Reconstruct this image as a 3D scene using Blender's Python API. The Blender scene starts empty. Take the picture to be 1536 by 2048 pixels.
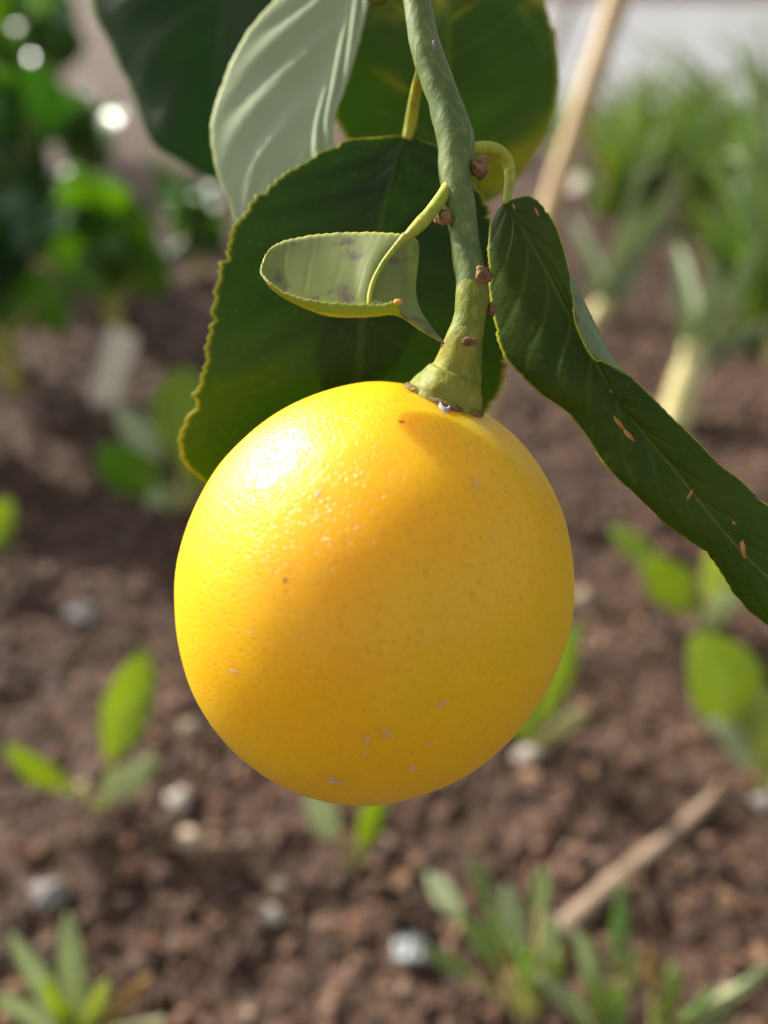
import bpy, bmesh, math, random
from mathutils import Vector, Matrix, noise
random.seed(7)
R = math.radians
sc = bpy.context.scene
col = sc.collection

# ------------------------------------------------------------------ camera
F = 1540.0                       # focal length in photo pixels (photo 1536 x 2048)
PITCH = 35.0
CAM_H = 0.42
cam_d = bpy.data.cameras.new('camera')
cam_d.sensor_fit = 'HORIZONTAL'; cam_d.sensor_width = 36.0
cam_d.lens = 36.0 * F / 1536.0
cam_d.clip_start = 0.005; cam_d.clip_end = 500
cam_d.dof.use_dof = True
cam_d.dof.focus_distance = 0.1165
cam_d.dof.aperture_fstop = cam_d.lens / 4.3
cam = bpy.data.objects.new('camera', cam_d); col.objects.link(cam)
cam.location = (0, 0, CAM_H)
cam.rotation_euler = (R(90 - PITCH), 0, 0)
sc.camera = cam
FWD = Vector((0, math.cos(R(PITCH)), -math.sin(R(PITCH))))
UP = Vector((0, math.sin(R(PITCH)), math.cos(R(PITCH))))
RT = Vector((1, 0, 0))
CAM = Vector((0, 0, CAM_H))
def P(px, py, d): return CAM + FWD * d + RT * ((px - 768) / F * d) + UP * ((1024 - py) / F * d)
def G(px, py, z=0.0):
    v = FWD + RT * ((px - 768) / F) + UP * ((1024 - py) / F)
    return CAM + v * ((z - CAM_H) / v.z)
def depth(p): return (p - CAM).dot(FWD)

# ------------------------------------------------------------------ light
SUN = (RT * -0.64 + UP * 0.70 - FWD * -0.15).normalized()       # direction towards the sun
el = math.asin(SUN.z); az = math.atan2(SUN.x, SUN.y)
w = bpy.data.worlds.new('World'); sc.world = w; w.use_nodes = True
nt = w.node_tree; nt.nodes.clear()
sky = nt.nodes.new('ShaderNodeTexSky'); sky.sky_type = 'NISHITA'; sky.sun_disc = False
sky.dust_density = 3.0; sky.ozone_density = 0.4; sky.air_density = 0.8
sky.sun_elevation = el; sky.sun_rotation = az
bg = nt.nodes.new('ShaderNodeBackground'); bg.inputs[1].default_value = 0.12
wo = nt.nodes.new('ShaderNodeOutputWorld')
hs = nt.nodes.new('ShaderNodeHueSaturation'); hs.inputs['Saturation'].default_value = 0.22        # camera white balance for open shade
nt.links.new(sky.outputs[0], hs.inputs['Color']); nt.links.new(hs.outputs[0], bg.inputs[0]); nt.links.new(bg.outputs[0], wo.inputs[0])
sl = bpy.data.lights.new('sun', 'SUN'); sl.energy = 4.3; sl.angle = R(0.5); sl.color = (1.0, 0.94, 0.83)
so = bpy.data.objects.new('sun', sl); col.objects.link(so)
so.rotation_euler = SUN.to_track_quat('Z', 'Y').to_euler(); so.location = (-2, 2, 2)
vs = sc.view_settings; vs.view_transform = 'Standard'; vs.look = 'None'; vs.gamma = 1; vs.use_curve_mapping = False
vs.exposure = 1.0
sc.cycles.max_bounces = 7; sc.cycles.diffuse_bounces = 4; sc.cycles.transmission_bounces = 6

# ------------------------------------------------------------------ material helpers
class NT:
    def __init__(s, name):
        s.m = bpy.data.materials.new(name); s.m.use_nodes = True
        s.t = s.m.node_tree; s.t.nodes.clear()
        s.out = s.n('ShaderNodeOutputMaterial')
    def n(s, t, **k):
        x = s.t.nodes.new(t)
        for a, v in k.items(): setattr(x, a, v)
        return x
    def put(s, sock, v):
        if isinstance(v, bpy.types.NodeSocket): s.t.links.new(v, sock)
        elif isinstance(v, (tuple, list)) and sock.type == 'RGBA': sock.default_value = (*v[:3], 1)
        else: sock.default_value = v
    def math(s, op, a, b=0.0, c=0.0, clamp=False):
        x = s.n('ShaderNodeMath', operation=op, use_clamp=clamp)
        for i, v in enumerate((a, b, c)): s.put(x.inputs[i], v)
        return x.outputs[0]
    def mix(s, f, a, b, bt='MIX'):
        x = s.n('ShaderNodeMix', data_type='RGBA', blend_type=bt)
        s.put(x.inputs[0], f); s.put(x.inputs[6], a); s.put(x.inputs[7], b)
        return x.outputs[2]
    def ramp(s, f, lo, hi, a=0.0, b=1.0):       # smooth map range
        x = s.n('ShaderNodeMapRange', interpolation_type='SMOOTHSTEP')
        s.put(x.inputs[0], f); s.put(x.inputs[1], lo); s.put(x.inputs[2], hi); s.put(x.inputs[3], a); s.put(x.inputs[4], b)
        return x.outputs[0]
    def noise(s, scale, detail=3, vec=None, rough=0.55, dist=0.0):
        x = s.n('ShaderNodeTexNoise'); x.inputs['Scale'].default_value = scale
        x.inputs['Detail'].default_value = detail; x.inputs['Roughness'].default_value = rough; x.inputs['Distortion'].default_value = dist
        s.t.links.new(vec if vec else s.obj(), x.inputs['Vector'])
        return x.outputs['Fac']
    def voro(s, scale, vec=None, feature='F1', rnd=1.0):
        x = s.n('ShaderNodeTexVoronoi', feature=feature); x.inputs['Scale'].default_value = scale
        x.inputs['Randomness'].default_value = rnd
        s.t.links.new(vec if vec else s.obj(), x.inputs['Vector'])
        return x
    def obj(s):
        if not hasattr(s, '_tc'): s._tc = s.n('ShaderNodeTexCoord')
        return s._tc.outputs['Object']
    def uv(s):
        s.obj(); sp = s.n('ShaderNodeSeparateXYZ'); s.t.links.new(s._tc.outputs['UV'], sp.inputs[0])
        return sp.outputs[0], sp.outputs[1]
    def bump(s, h, strength=0.3, dist=0.001, nrm=None):
        x = s.n('ShaderNodeBump'); x.inputs['Strength'].default_value = strength; x.inputs['Distance'].default_value = dist
        s.t.links.new(h, x.inputs['Height'])
        if nrm: s.t.links.new(nrm, x.inputs['Normal'])
        return x.outputs[0]
    def pbr(s, color, rough=0.5, spec=0.5, normal=None, **k):
        x = s.n('ShaderNodeBsdfPrincipled')
        s.put(x.inputs['Base Color'], color); s.put(x.inputs['Roughness'], rough); s.put(x.inputs['Specular IOR Level'], spec)
        if normal: s.t.links.new(normal, x.inputs['Normal'])
        for a, v in k.items(): s.put(x.inputs[a.replace('_', ' ')], v)
        return x.outputs[0]
    def transl(s, color, normal=None):
        x = s.n('ShaderNodeBsdfTranslucent'); s.put(x.inputs[0], color)
        return x.outputs[0]
    def mixsh(s, f, a, b):
        x = s.n('ShaderNodeMixShader'); s.put(x.inputs[0], f); s.t.links.new(a, x.inputs[1]); s.t.links.new(b, x.inputs[2])
        return x.outputs[0]
    def done(s, sh):
        s.t.links.new(sh, s.out.inputs[0]); return s.m

def leaf_mat(name, a, b, vein, margin, trans, tf=0.35, rough=0.38, nv=9, slant=0.55, veinw=0.16, veinf=0.35, midw=0.028,
             mg=0.965, glands=0.25, mottle=None, mottle_f=0.0, spec=0.5, bumpd=0.0006, dirt=None):
    s = NT(name); u, v = s.uv()
    au = s.math('ABSOLUTE', u)
    n1 = s.noise(60, 3); n2 = s.noise(420, 3)
    c = s.mix(s.ramp(n1, .3, .7), a, b)
    wob = s.math('MULTIPLY', s.math('SUBTRACT', s.noise(90, 2), .5), .35)
    sgn = s.math('MULTIPLY', s.math('SIGN', u), .21)
    k = s.math('ADD', s.math('ADD', s.math('SUBTRACT', s.math('MULTIPLY', v, nv), s.math('MULTIPLY', s.math('POWER', au, 0.8), nv * slant * 0.5)), wob), sgn)
    fr = s.math('ABSOLUTE', s.math('SUBTRACT', s.math('FRACT', s.math('ADD', k, 50.0)), .5))
    vm = s.math('MULTIPLY', s.ramp(fr, 0.0, veinw, 1.0, 0.0), s.ramp(au, .2, .9, 1.0, .25))
    if mottle:
        mm = s.math('MULTIPLY', s.ramp(s.math('ADD', s.noise(42, 2, dist=.5), s.math('MULTIPLY', vm, .10)), .48, .74), mottle_f)
        c = s.mix(mm, c, mottle)
    c = s.mix(s.math('MULTIPLY', vm, veinf), c, vein)
    g = s.voro(800, rnd=1.0)
    gm = s.ramp(g.outputs['Distance'], .10, .26, 1.0, 0.0)
    c = s.mix(s.math('MULTIPLY', gm, glands), c, vein)
    mid = s.ramp(au, midw * .4, midw * 1.6, 1.0, 0.0)
    c = s.mix(s.math('MULTIPLY', mid, .85), c, vein)
    c = s.mix(s.ramp(au, mg - .02, mg + .02), c, margin)
    if dirt:
        dm = s.math('MULTIPLY', s.ramp(n2, .46, .62), s.ramp(s.noise(150, 2), .48, .60))
        c = s.mix(s.math('MULTIPLY', dm, .8), c, dirt)
    h = s.math('ADD', s.math('ADD', s.math('MULTIPLY', vm, -.5), s.math('MULTIPLY', s.noise(900, 2), .35)), s.math('MULTIPLY', s.noise(180, 2), .7))
    nrm = s.bump(h, .45, bumpd)
    rg = s.math('ADD', s.math('MULTIPLY', n2, .18), rough - .09)
    tc = s.mix(.5, c, trans) if False else s.mix(s.math('MULTIPLY', s.math('ADD', s.math('MULTIPLY', mid, .6), s.math('MULTIPLY', vm, veinf * .4)), .6, clamp=True), trans, vein)
    tc = s.mix(s.math('MULTIPLY', gm, glands * .5), tc, margin)
    tc = s.mix(s.ramp(au, mg - .02, mg + .02), tc, margin)
    if mottle: tc = s.mix(mm, tc, mottle)
    return s.done(s.mixsh(tf, s.pbr(c, rg, spec, nrm), s.transl(tc)))

def simple_leaf(name, a, b, trans, tf=0.4, rough=0.35, scale=40, spec=0.5):
    s = NT(name); u, v = s.uv(); au = s.math('ABSOLUTE', u)
    c = s.mix(s.ramp(s.noise(scale, 3), .3, .7), a, b)
    mid = s.ramp(au, .03, .12, .6, 0.0)
    c = s.mix(mid, c, tuple(min(1, x * 1.8 + .05) for x in b))
    nrm = s.bump(s.noise(scale * 3, 3), .6, .003)
    return s.done(s.mixsh(tf, s.pbr(c, rough, spec, nrm), s.transl(trans)))

def plain(name, a, b, scale=80, rough=0.6, spec=0.4, bumpd=0.0005, bumps=0.5, bscale=None, **k):
    s = NT(name)
    c = s.mix(s.ramp(s.noise(scale, 4), .3, .7), a, b)
    nrm = s.bump(s.noise(bscale or scale * 4, 4), bumps, bumpd)
    return s.done(s.pbr(c, rough, spec, nrm, **k))

# ------------------------------------------------------------------ mesh helpers
def mkmesh(name, verts, faces, mats, origin=Vector(), uvs=None, mi=None, smooth=True):
    me = bpy.data.meshes.new(name)
    me.from_pydata([tuple(Vector(v) - origin) for v in verts], [], faces)
    for m in (mats if isinstance(mats, (list, tuple)) else [mats]): me.materials.append(m)
    if uvs:
        l = me.uv_layers.new(name='UVMap')
        l.data.foreach_set('uv', [x for p in me.polygons for i in p.vertices for x in uvs[i]])
    if mi: me.polygons.foreach_set('material_index', mi)
    me.polygons.foreach_set('use_smooth', [smooth] * len(me.polygons))
    me.update()
    return me
def link(name, me, parent=None, loc=None):
    o = bpy.data.objects.new(name, me); col.objects.link(o)
    if parent is not None: o.parent = parent
    if loc is not None: o.location = loc
    return o
def tag(o, label=None, cat=None, group=None, kind=None):
    for k, v in (('label', label), ('category', cat), ('group', group), ('kind', kind)):
        if v: o[k] = v
    return o
def empty(name, loc, *a, **k):
    o = bpy.data.objects.new(name, None); col.objects.link(o); o.location = loc; o.empty_display_size = .02
    return tag(o, *a, **k)
def crom(pts, t):
    n = len(pts) - 1; x = min(max(t, 0), 1) * n; i = min(int(x), n - 1); f = x - i
    p1, p2 = pts[i], pts[i + 1]
    p0 = pts[i - 1] if i > 0 else p1 * 2 - p2
    p3 = pts[i + 2] if i + 2 <= n else p2 * 2 - p1
    return ((p1 * 2) + (p2 - p0) * f + (p0 * 2 - p1 * 5 + p2 * 4 - p3) * f * f + (p1 * 3 - p0 - p2 * 3 + p3) * f ** 3) * .5
def crom1(vals, t): return crom([Vector((v, 0, 0)) for v in vals], t).x
def nz(p, s): return noise.noise(Vector(p) * s)

def tube(pts, rads, n=40, seg=16, rough=0.0, rs=200, cap=True, shape=None, endn=None):
    """verts/faces of a tube along a smooth curve with a radius per control point"""
    V, Fc = [], []
    C = [crom(pts, i / n) for i in range(n + 1)]
    Rr = [crom1(rads, i / n) for i in range(n + 1)]
    side = None
    for i in range(n + 1):
        t = (C[min(i + 1, n)] - C[max(i - 1, 0)]).normalized()
        if endn is not None and i > n * .8: t = t.lerp(endn, (i / n - .8) / .2).normalized()
        if side is None: side = t.orthogonal().normalized()
        side = (side - t * side.dot(t)).normalized(); b = t.cross(side)
        for j in range(seg):
            a = 2 * math.pi * j / seg
            d = side * math.cos(a) + b * math.sin(a)
            r = Rr[i] * (1 + (shape(i / n, a) if shape else 0))
            p = C[i] + d * r
            if rough: p += d * r * rough * noise.noise(p * rs)
            V.append(p)
    for i in range(n):
        for j in range(seg):
            a, b2 = i * seg + j, i * seg + (j + 1) % seg
            Fc.append((a, b2, b2 + seg, a + seg))
    if cap:
        V.append(C[0] - (C[1] - C[0]).normalized() * Rr[0] * .3); V.append(C[n] + (C[n] - C[n - 1]).normalized() * Rr[n] * .3)
        for j in range(seg):
            Fc.append((len(V) - 2, (j + 1) % seg, j)); Fc.append((len(V) - 1, n * seg + j, n * seg + (j + 1) % seg))
    return V, Fc

def sheet(rows, th, mats, name, origin, thick_to=None):
    """closed thin leaf from a grid of (point, u, v); front faces the camera side; mats = [front, back]"""
    nr, nc = len(rows), len(rows[0])
    pos = [[q[0] for q in r] for r in rows]
    N = []
    for i in range(nr):
        N.append([])
        for j in range(nc):
            a = pos[min(i + 1, nr - 1)][j] - pos[max(i - 1, 0)][j]
            b = pos[i][min(j + 1, nc - 1)] - pos[i][max(j - 1, 0)]
            x = a.cross(b)
            N[-1].append(x.normalized() if x.length > 1e-14 else None)
    for i in range(nr):
        for j in range(nc):
            if N[i][j] is None:
                c = [N[a][b] for a in (i - 1, i, i + 1) for b in (j - 1, j, j + 1) if 0 <= a < nr and 0 <= b < nc and N[a][b]]
                N[i][j] = (sum(c, Vector()).normalized() if c else Vector((0, -1, 0)))
    V, UV = [], []
    for s in (1, -1):
        for i in range(nr):
            for j in range(nc):
                edge = min(i, j, nr - 1 - i, nc - 1 - j) == 0
                V.append(pos[i][j] + N[i][j] * (s * th * (.35 if edge else .5))); UV.append((rows[i][j][1], rows[i][j][2]))
    Fc, mi = [], []
    K = nr * nc
    for i in range(nr - 1):
        for j in range(nc - 1):
            a = i * nc + j; q = (a, a + nc, a + nc + 1, a + 1)
            Fc.append(q); mi.append(0)
            Fc.append(tuple(K + x for x in reversed(q))); mi.append(1)
    ring = [(0, j) for j in range(nc)] + [(i, nc - 1) for i in range(1, nr)] + [(nr - 1, j) for j in range(nc - 2, -1, -1)] + [(i, 0) for i in range(nr - 2, 0, -1)]
    for a, b in zip(ring, ring[1:] + ring[:1]):
        ia, ib = a[0] * nc + a[1], b[0] * nc + b[1]
        Fc.append((ia, ib, K + ib, K + ia)); mi.append(0)
    return mkmesh(name, V, Fc, mats, origin, UV, mi)

def citrus_leaf(parent, mid, left, right, mats, n=90, h=13, th=0.00035, bulge=0.0, quilt=0.0, nv=9, teeth=0.0, nt_=60, seed=0, wave=0.0, slant=.55):
    """leaf blade between three smooth curves; all control points (px, py, depth)"""
    M = [P(*q) for q in mid]; L = [P(*q) for q in left]; Rg = [P(*q) for q in right]
    rows = []
    for i in range(n + 1):
        t = i / n
        m, l, r = crom(M, t), crom(L, t), crom(Rg, t)
        tan = (crom(M, min(t + .01, 1)) - crom(M, max(t - .01, 0))).normalized()
        row = []
        for side, e in ((-1, l), (1, r)):
            d = e - m; nrm = d.cross(tan) * side
            nrm = nrm.normalized() if nrm.length > 1e-12 else Vector((0, -1, 0))
            if nrm.dot(FWD) > 0: nrm = -nrm
            tw = 1 - abs(2 * t - 1) ** 6
            ph = t * nt_ + nz((seed, t * 9, side), 1.0) * 1.6
            fr = ph - math.floor(ph)
            tooth = teeth * tw * ((fr ** 1.6) * .9 - .45 + .9 * nz((t * 23, seed, side * 3), 1))
            nq = nz((t * 8.5, seed * 1.7, side * 5), 1); tooth -= teeth * 3.2 * tw * max(0, .5 - abs(nq - .15) * 9)
            dl = max(d.length, 1e-9)
            seq = range(h, 0, -1) if side < 0 else range(0, h + 1)
            for k in seq:
                x = k / h
                xx = 1 - (1 - x) ** 1.35
                off = bulge * math.sin(math.pi * xx) * tw
                qv = math.sin((t * nv - xx * nv * slant * .5 + (.2 if side > 0 else 0)) * 2 * math.pi)
                off += quilt * qv * math.sin(math.pi * min(1, xx * 1.05)) * tw
                off += wave * nz((t * 5 + seed, side * 7 + xx * .6, 0), 1) * xx * tw
                p = m + d * (xx * (1 + tooth / dl * (xx ** 8))) + nrm * off
                row.append((p, side * xx, t))
        rows.append(row)
    # make face normals look at the camera
    a = rows[n // 2]; b = rows[n // 2 + 1]
    nn = (b[h][0] - a[h][0]).cross(a[h + 5][0] - a[h - 5][0])
    if nn.dot(FWD) > 0: rows = [list(reversed(r)) for r in rows]
    org = parent.location
    return link('leaf', sheet(rows, th, mats, 'leaf', org), parent)

# ------------------------------------------------------------------ materials
def soil_material():
    s = NT('soil')
    n1 = s.noise(9, 4); n2 = s.noise(70, 5); n3 = s.noise(320, 4)
    c = s.mix(s.ramp(n1, .3, .7), (.044, .024, .016), (.090, .050, .033))
    c = s.mix(s.ramp(n2, .45, .72), c, (.16, .095, .065))
    c = s.mix(s.ramp(n3, .55, .8, 0, .7), c, (.028, .017, .013))
    nrm = s.bump(s.math('ADD', n3, s.math('MULTIPLY', n2, 2.0)), .8, .006)
    return s.done(s.pbr(c, .85, .3, nrm))
M = {}
M['soil'] = soil_material()
def crumb_material():
    s = NT('soil_crumb')
    at = s.n('ShaderNodeAttribute'); at.attribute_name = 'tone'
    c1 = s.mix(s.noise(200, 3), (.75, .72, .70), (1.2, 1.2, 1.2))
    c = s.mix(1.0, at.outputs['Color'], c1, 'MULTIPLY')
    return s.done(s.pbr(c, .75, .4, s.bump(s.noise(500, 3), .6, .002)))
M['crumb'] = crumb_material()
def lemon_material():
    s = NT('lemon_rind')
    ob = s.obj()
    wv = s.n('ShaderNodeVectorMath', operation='ADD')
    nn = s.n('ShaderNodeTexNoise'); nn.inputs['Scale'].default_value = 300; s.t.links.new(ob, nn.inputs['Vector'])
    sc_ = s.n('ShaderNodeVectorMath', operation='SCALE'); s.t.links.new(nn.outputs['Color'], sc_.inputs[0]); sc_.inputs['Scale'].default_value = .0009
    s.t.links.new(ob, wv.inputs[0]); s.t.links.new(sc_.outputs[0], wv.inputs[1])
    v1 = s.voro(1250, wv.outputs[0]); v2 = s.voro(820, wv.outputs[0])
    pit = s.ramp(v1.outputs['Distance'], .08, .46)          # 0 in the gland pit, 1 between
    pit2 = s.ramp(v2.outputs['Distance'], .05, .34)
    big = s.noise(45, 3); fine = s.noise(1500, 2); mid_ = s.noise(260, 3)
    c = s.mix(s.ramp(big, .35, .68), (.84, .455, .004), (.82, .49, .005))
    c = s.mix(s.ramp(pit, 0, 1, .22, 0), c, (.52, .25, .004))
    c = s.mix(s.ramp(pit2, 0, 1, .42, 0), c, (.48, .235, .004))
    c = s.mix(s.ramp(s.noise(28, 2), .58, .74, 0, .35), c, (.56, .42, .012))     # greener flush
    spk = s.voro(160); c = s.mix(s.ramp(spk.outputs['Distance'], .018, .05, .8, 0), c, (.25, .11, .01))
    h = s.math('ADD', s.math('ADD', s.math('MULTIPLY', pit, .55), s.math('MULTIPLY', pit2, .6)), s.math('ADD', s.math('MULTIPLY', mid_, .45), s.math('MULTIPLY', fine, .12)))
    nrm = s.bump(h, .5, .00010)
    skin = s.bump(s.math('ADD', h, s.math('MULTIPLY', s.noise(520, 3), 1.1)), .75, .00026)
    b = s.n('ShaderNodeBsdfPrincipled')
    s.put(b.inputs['Base Color'], c); b.inputs['Roughness'].default_value = .5; b.inputs['Specular IOR Level'].default_value = .12
    s.t.links.new(nrm, b.inputs['Normal'])
    b.inputs['Subsurface Weight'].default_value = .92
    b.inputs['Subsurface Radius'].default_value = (1.0, .70, .08)
    b.inputs['Subsurface Scale'].default_value = .016
    b.inputs['Coat Weight'].default_value = .62; b.inputs['Coat IOR'].default_value = 1.45
    s.put(b.inputs['Coat Roughness'], s.math('ADD', s.math('MULTIPLY', mid_, .22), .23))
    s.t.links.new(skin, b.inputs['Coat Normal'])
    return s.done(b.outputs[0])
M['lemon'] = lemon_material()
M['scar'] = plain('rind_scar', (.62, .42, .20), (.72, .55, .36), 900, .7)
M['brown_scar'] = plain('brown_spot', (.30, .13, .01), (.42, .2, .01), 900, .6)
M['scale'] = plain('insect_shell', (.22, .18, .18), (.50, .45, .43), 1500, .75, .2)
M['leaf_dark'] = leaf_mat('leaf_dark_green', (.015, .036, .006), (.022, .048, .008), (.060, .105, .018), (.42, .42, .02), (.14, .25, .018), tf=.32, veinf=.20, glands=.75, rough=.5, spec=.25, mg=.982)
M['leaf_right'] = leaf_mat('leaf_deep_green', (.036, .064, .006), (.056, .088, .008), (.13, .175, .03), (.42, .42, .04), (.18, .30, .014), tf=.32, veinf=.24, glands=.3, rough=.45, nv=11, spec=.16, mg=.968)
M['leaf_under'] = leaf_mat('leaf_underside', (.17, .25, .10), (.22, .29, .13), (.36, .42, .10), (.40, .42, .06), (.34, .58, .10), tf=.32, veinf=.12, glands=.12, rough=.5, dirt=(.10, .06, .06), midw=.012)
M['leaf_grey'] = leaf_mat('leaf_grey_underside', (.36, .43, .25), (.42, .48, .30), (.42, .50, .26), (.46, .52, .22), (.58, .70, .45), tf=.34, veinf=.15, glands=.0, rough=.6, midw=.02, spec=.2, bumpd=.0002)
M['leaf_grey_top'] = leaf_mat('leaf_grey_topside', (.05, .11, .02), (.07, .14, .03), (.2, .3, .1), (.35, .4, .1), (.66, .74, .55), tf=.62, veinf=.1, glands=0, rough=.5)
M['leaf_yellow'] = leaf_mat('leaf_mottled', (.05, .10, .008), (.07, .13, .010), (.16, .21, .02), (.42, .40, .03), (.20, .36, .012), tf=.50, veinf=.14, glands=.06, rough=.5, spec=.25, mottle=(.60, .50, .010), mottle_f=.75)
M['leaf_far'] = leaf_mat('leaf_far_green', (.015, .040, .007), (.022, .054, .009), (.045, .09, .02), (.12, .2, .03), (.07, .22, .012), tf=.30, veinf=.15, glands=.0, rough=.5, spec=.25)  # dark green is this leaf's own colour
def bark_mat(name, a, b, streak, spot):
    s = NT(name)
    mp = s.n('ShaderNodeMapping'); mp.inputs['Scale'].default_value = (1, 1, .12); mp.inputs['Rotation'].default_value = (0, R(12), 0)
    s.t.links.new(s.obj(), mp.inputs['Vector'])
    st = s.noise(900, 4, mp.outputs[0], .6); n1 = s.noise(130, 3); n2 = s.noise(700, 3)
    c = s.mix(s.ramp(n1, .3, .7), a, b)
    c = s.mix(s.ramp(st, .48, .68, 0, .65), c, streak)
    g = s.voro(850); c = s.mix(s.ramp(g.outputs['Distance'], .12, .3, .22, 0), c, streak)
    c = s.mix(s.math('MULTIPLY', s.ramp(n2, .60, .72), s.ramp(s.noise(170, 2), .48, .62, 0, .7)), c, spot)
    nrm = s.bump(s.math('ADD', s.math('MULTIPLY', st, 1.2), n2), .45, .0003)
    return s.done(s.pbr(c, .58, .28, nrm, Subsurface_Weight=.15, Subsurface_Scale=.001))
M['twig'] = bark_mat('green_bark', (.085, .135, .034), (.135, .185, .050), (.22, .26, .08), (.16, .12, .07))
M['stalk'] = bark_mat('yellow_green_bark', (.13, .175, .016), (.24, .235, .026), (.33, .31, .05), (.22, .13, .06))
M['petiole'] = bark_mat('petiole_green', (.24, .30, .025), (.36, .38, .04), (.46, .46, .09), (.3, .24, .06))
M['bud'] = plain('brown_bud', (.12, .062, .028), (.32, .19, .09), 700, .8, .2, .0006, 1.0, 900)
M['rim'] = plain('calyx_rim', (.13, .085, .03), (.26, .20, .06), 500, .8, .2, .0006, 1.0, 900)
M['bark'] = plain('trunk_bark', (.10, .085, .055), (.2, .17, .11), 60, .85, .2, .003, 1.0, 150)

# ------------------------------------------------------------------ ground
def soil_h(x, y):
    v = Vector((x, y, 0))
    f = 1.0 if abs(x) < 3 and -1 < y < 4 else .4
    return f * (.010 * noise.noise(v * 9) + .006 * noise.noise(v * 31 + Vector((3, 1, 0))) + .0035 * noise.noise(v * 85) + .002 * noise.noise(v * 190))
def axis(lo, hi, step, far):
    a = [lo + i * step for i in range(int((hi - lo) / step) + 1)]
    s = step; x = a[-1]
    while x < far: s *= 1.35; x += s; a.append(x)
    s = step; x = a[0]; b = []
    while x > -far: s *= 1.35; x -= s; b.append(x)
    return b[::-1] + a
xs = axis(-.75, .95, .006, 140); ys = axis(.05, 1.5, .006, 140)
V = [(x, y, soil_h(x, y)) for y in ys for x in xs]; nx = len(xs)
Fc = [(j * nx + i, j * nx + i + 1, (j + 1) * nx + i + 1, (j + 1) * nx + i) for j in range(len(ys) - 1) for i in range(nx - 1)]
tag(link('ground', mkmesh('ground', V, Fc, M['soil'])), kind='structure')

def on_ground(px, py):
    g = G(px, py); g.z = soil_h(g.x, g.y); return g

# crumbs of soil: countless, one object
def crumbs():
    rng = random.Random(3)
    bm = bmesh.new(); bmesh.ops.create_icosphere(bm, subdivisions=1, radius=1.0)
    bv = [v.co.copy() for v in bm.verts]; bf = [tuple(v.index for v in f.verts) for f in bm.faces]; bm.free()
    protos = []
    for k in range(10):
        o = Vector((k * 7.3, 0, 0))
        protos.append([v * (1 + .55 * noise.noise(v * 1.1 + o) + .25 * noise.noise(v * 2.6 + o)) for v in bv])
    tones = [((.120, .072, .052), 4), ((.170, .105, .075), 4), ((.25, .16, .115), 2.6), ((.060, .038, .030), 3.0), ((.32, .20, .12), 1.3), ((.20, .095, .062), 2.0), ((.36, .27, .21), .4)]
    V, Fc, T = [], [], []
    for k in range(30000):
        y = .06 + 1.75 * rng.random() ** 1.6
        hw = .22 + y * .62
        x = rng.uniform(-hw, hw + .12)
        r = .82 * min(.0014 + .0055 * rng.random() ** 3 + (rng.random() < .03) * .003, .008) * (1 + .35 * y)
        z = soil_h(x, y) + r * rng.uniform(-.1, .55)
        rot = Matrix.Rotation(rng.uniform(0, 6.28), 3, Vector((rng.gauss(0, 1), rng.gauss(0, 1), rng.gauss(0, 1))).normalized())
        s = Vector((r * rng.uniform(.8, 1.5), r * rng.uniform(.7, 1.1), r * rng.uniform(.6, 1)))
        b = len(V); c = Vector((x, y, z))
        for v in protos[k % 10]: V.append(c + rot @ Vector((v.x * s.x, v.y * s.y, v.z * s.z)))
        for f in bf: Fc.append((f[0] + b, f[1] + b, f[2] + b))
        t = rng.choices([q[0] for q in tones], [q[1] for q in tones])[0]; g = rng.uniform(.35, .9)
        T += [(t[0] * g * 1.08, t[1] * g, t[2] * g * .9)] * len(bv)
    me = mkmesh('soil_crumbs', V, Fc, M['crumb'], smooth=False)
    ca = me.color_attributes.new('tone', 'FLOAT_COLOR', 'POINT')
    ca.data.foreach_set('color', [x for t in T for x in (*t, 1)])
    return me
tag(link('soil_crumbs', crumbs()), 'loose brown crumbs of garden soil', None, kind='stuff')

# concrete yard beyond the bed
M['concrete'] = plain('concrete', (.20, .20, .205), (.29, .29, .295), 3, .7, .4, .004, .5, 40)
def slab(x0, x1, y0, y1, z0, z1):
    v = [(x, y, z) for z in (z0, z1) for y in (y0, y1) for x in (x0, x1)]
    f = [(0, 2, 3, 1), (4, 5, 7, 6), (0, 1, 5, 4), (1, 3, 7, 5), (3, 2, 6, 7), (2, 0, 4, 6)]
    return v, f
v, f = slab(.30, 9, 2.9, 14, -.05, .045)
tag(link('concrete_path', mkmesh('concrete_path', v, f, M['concrete'], smooth=False)), kind='structure')

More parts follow.
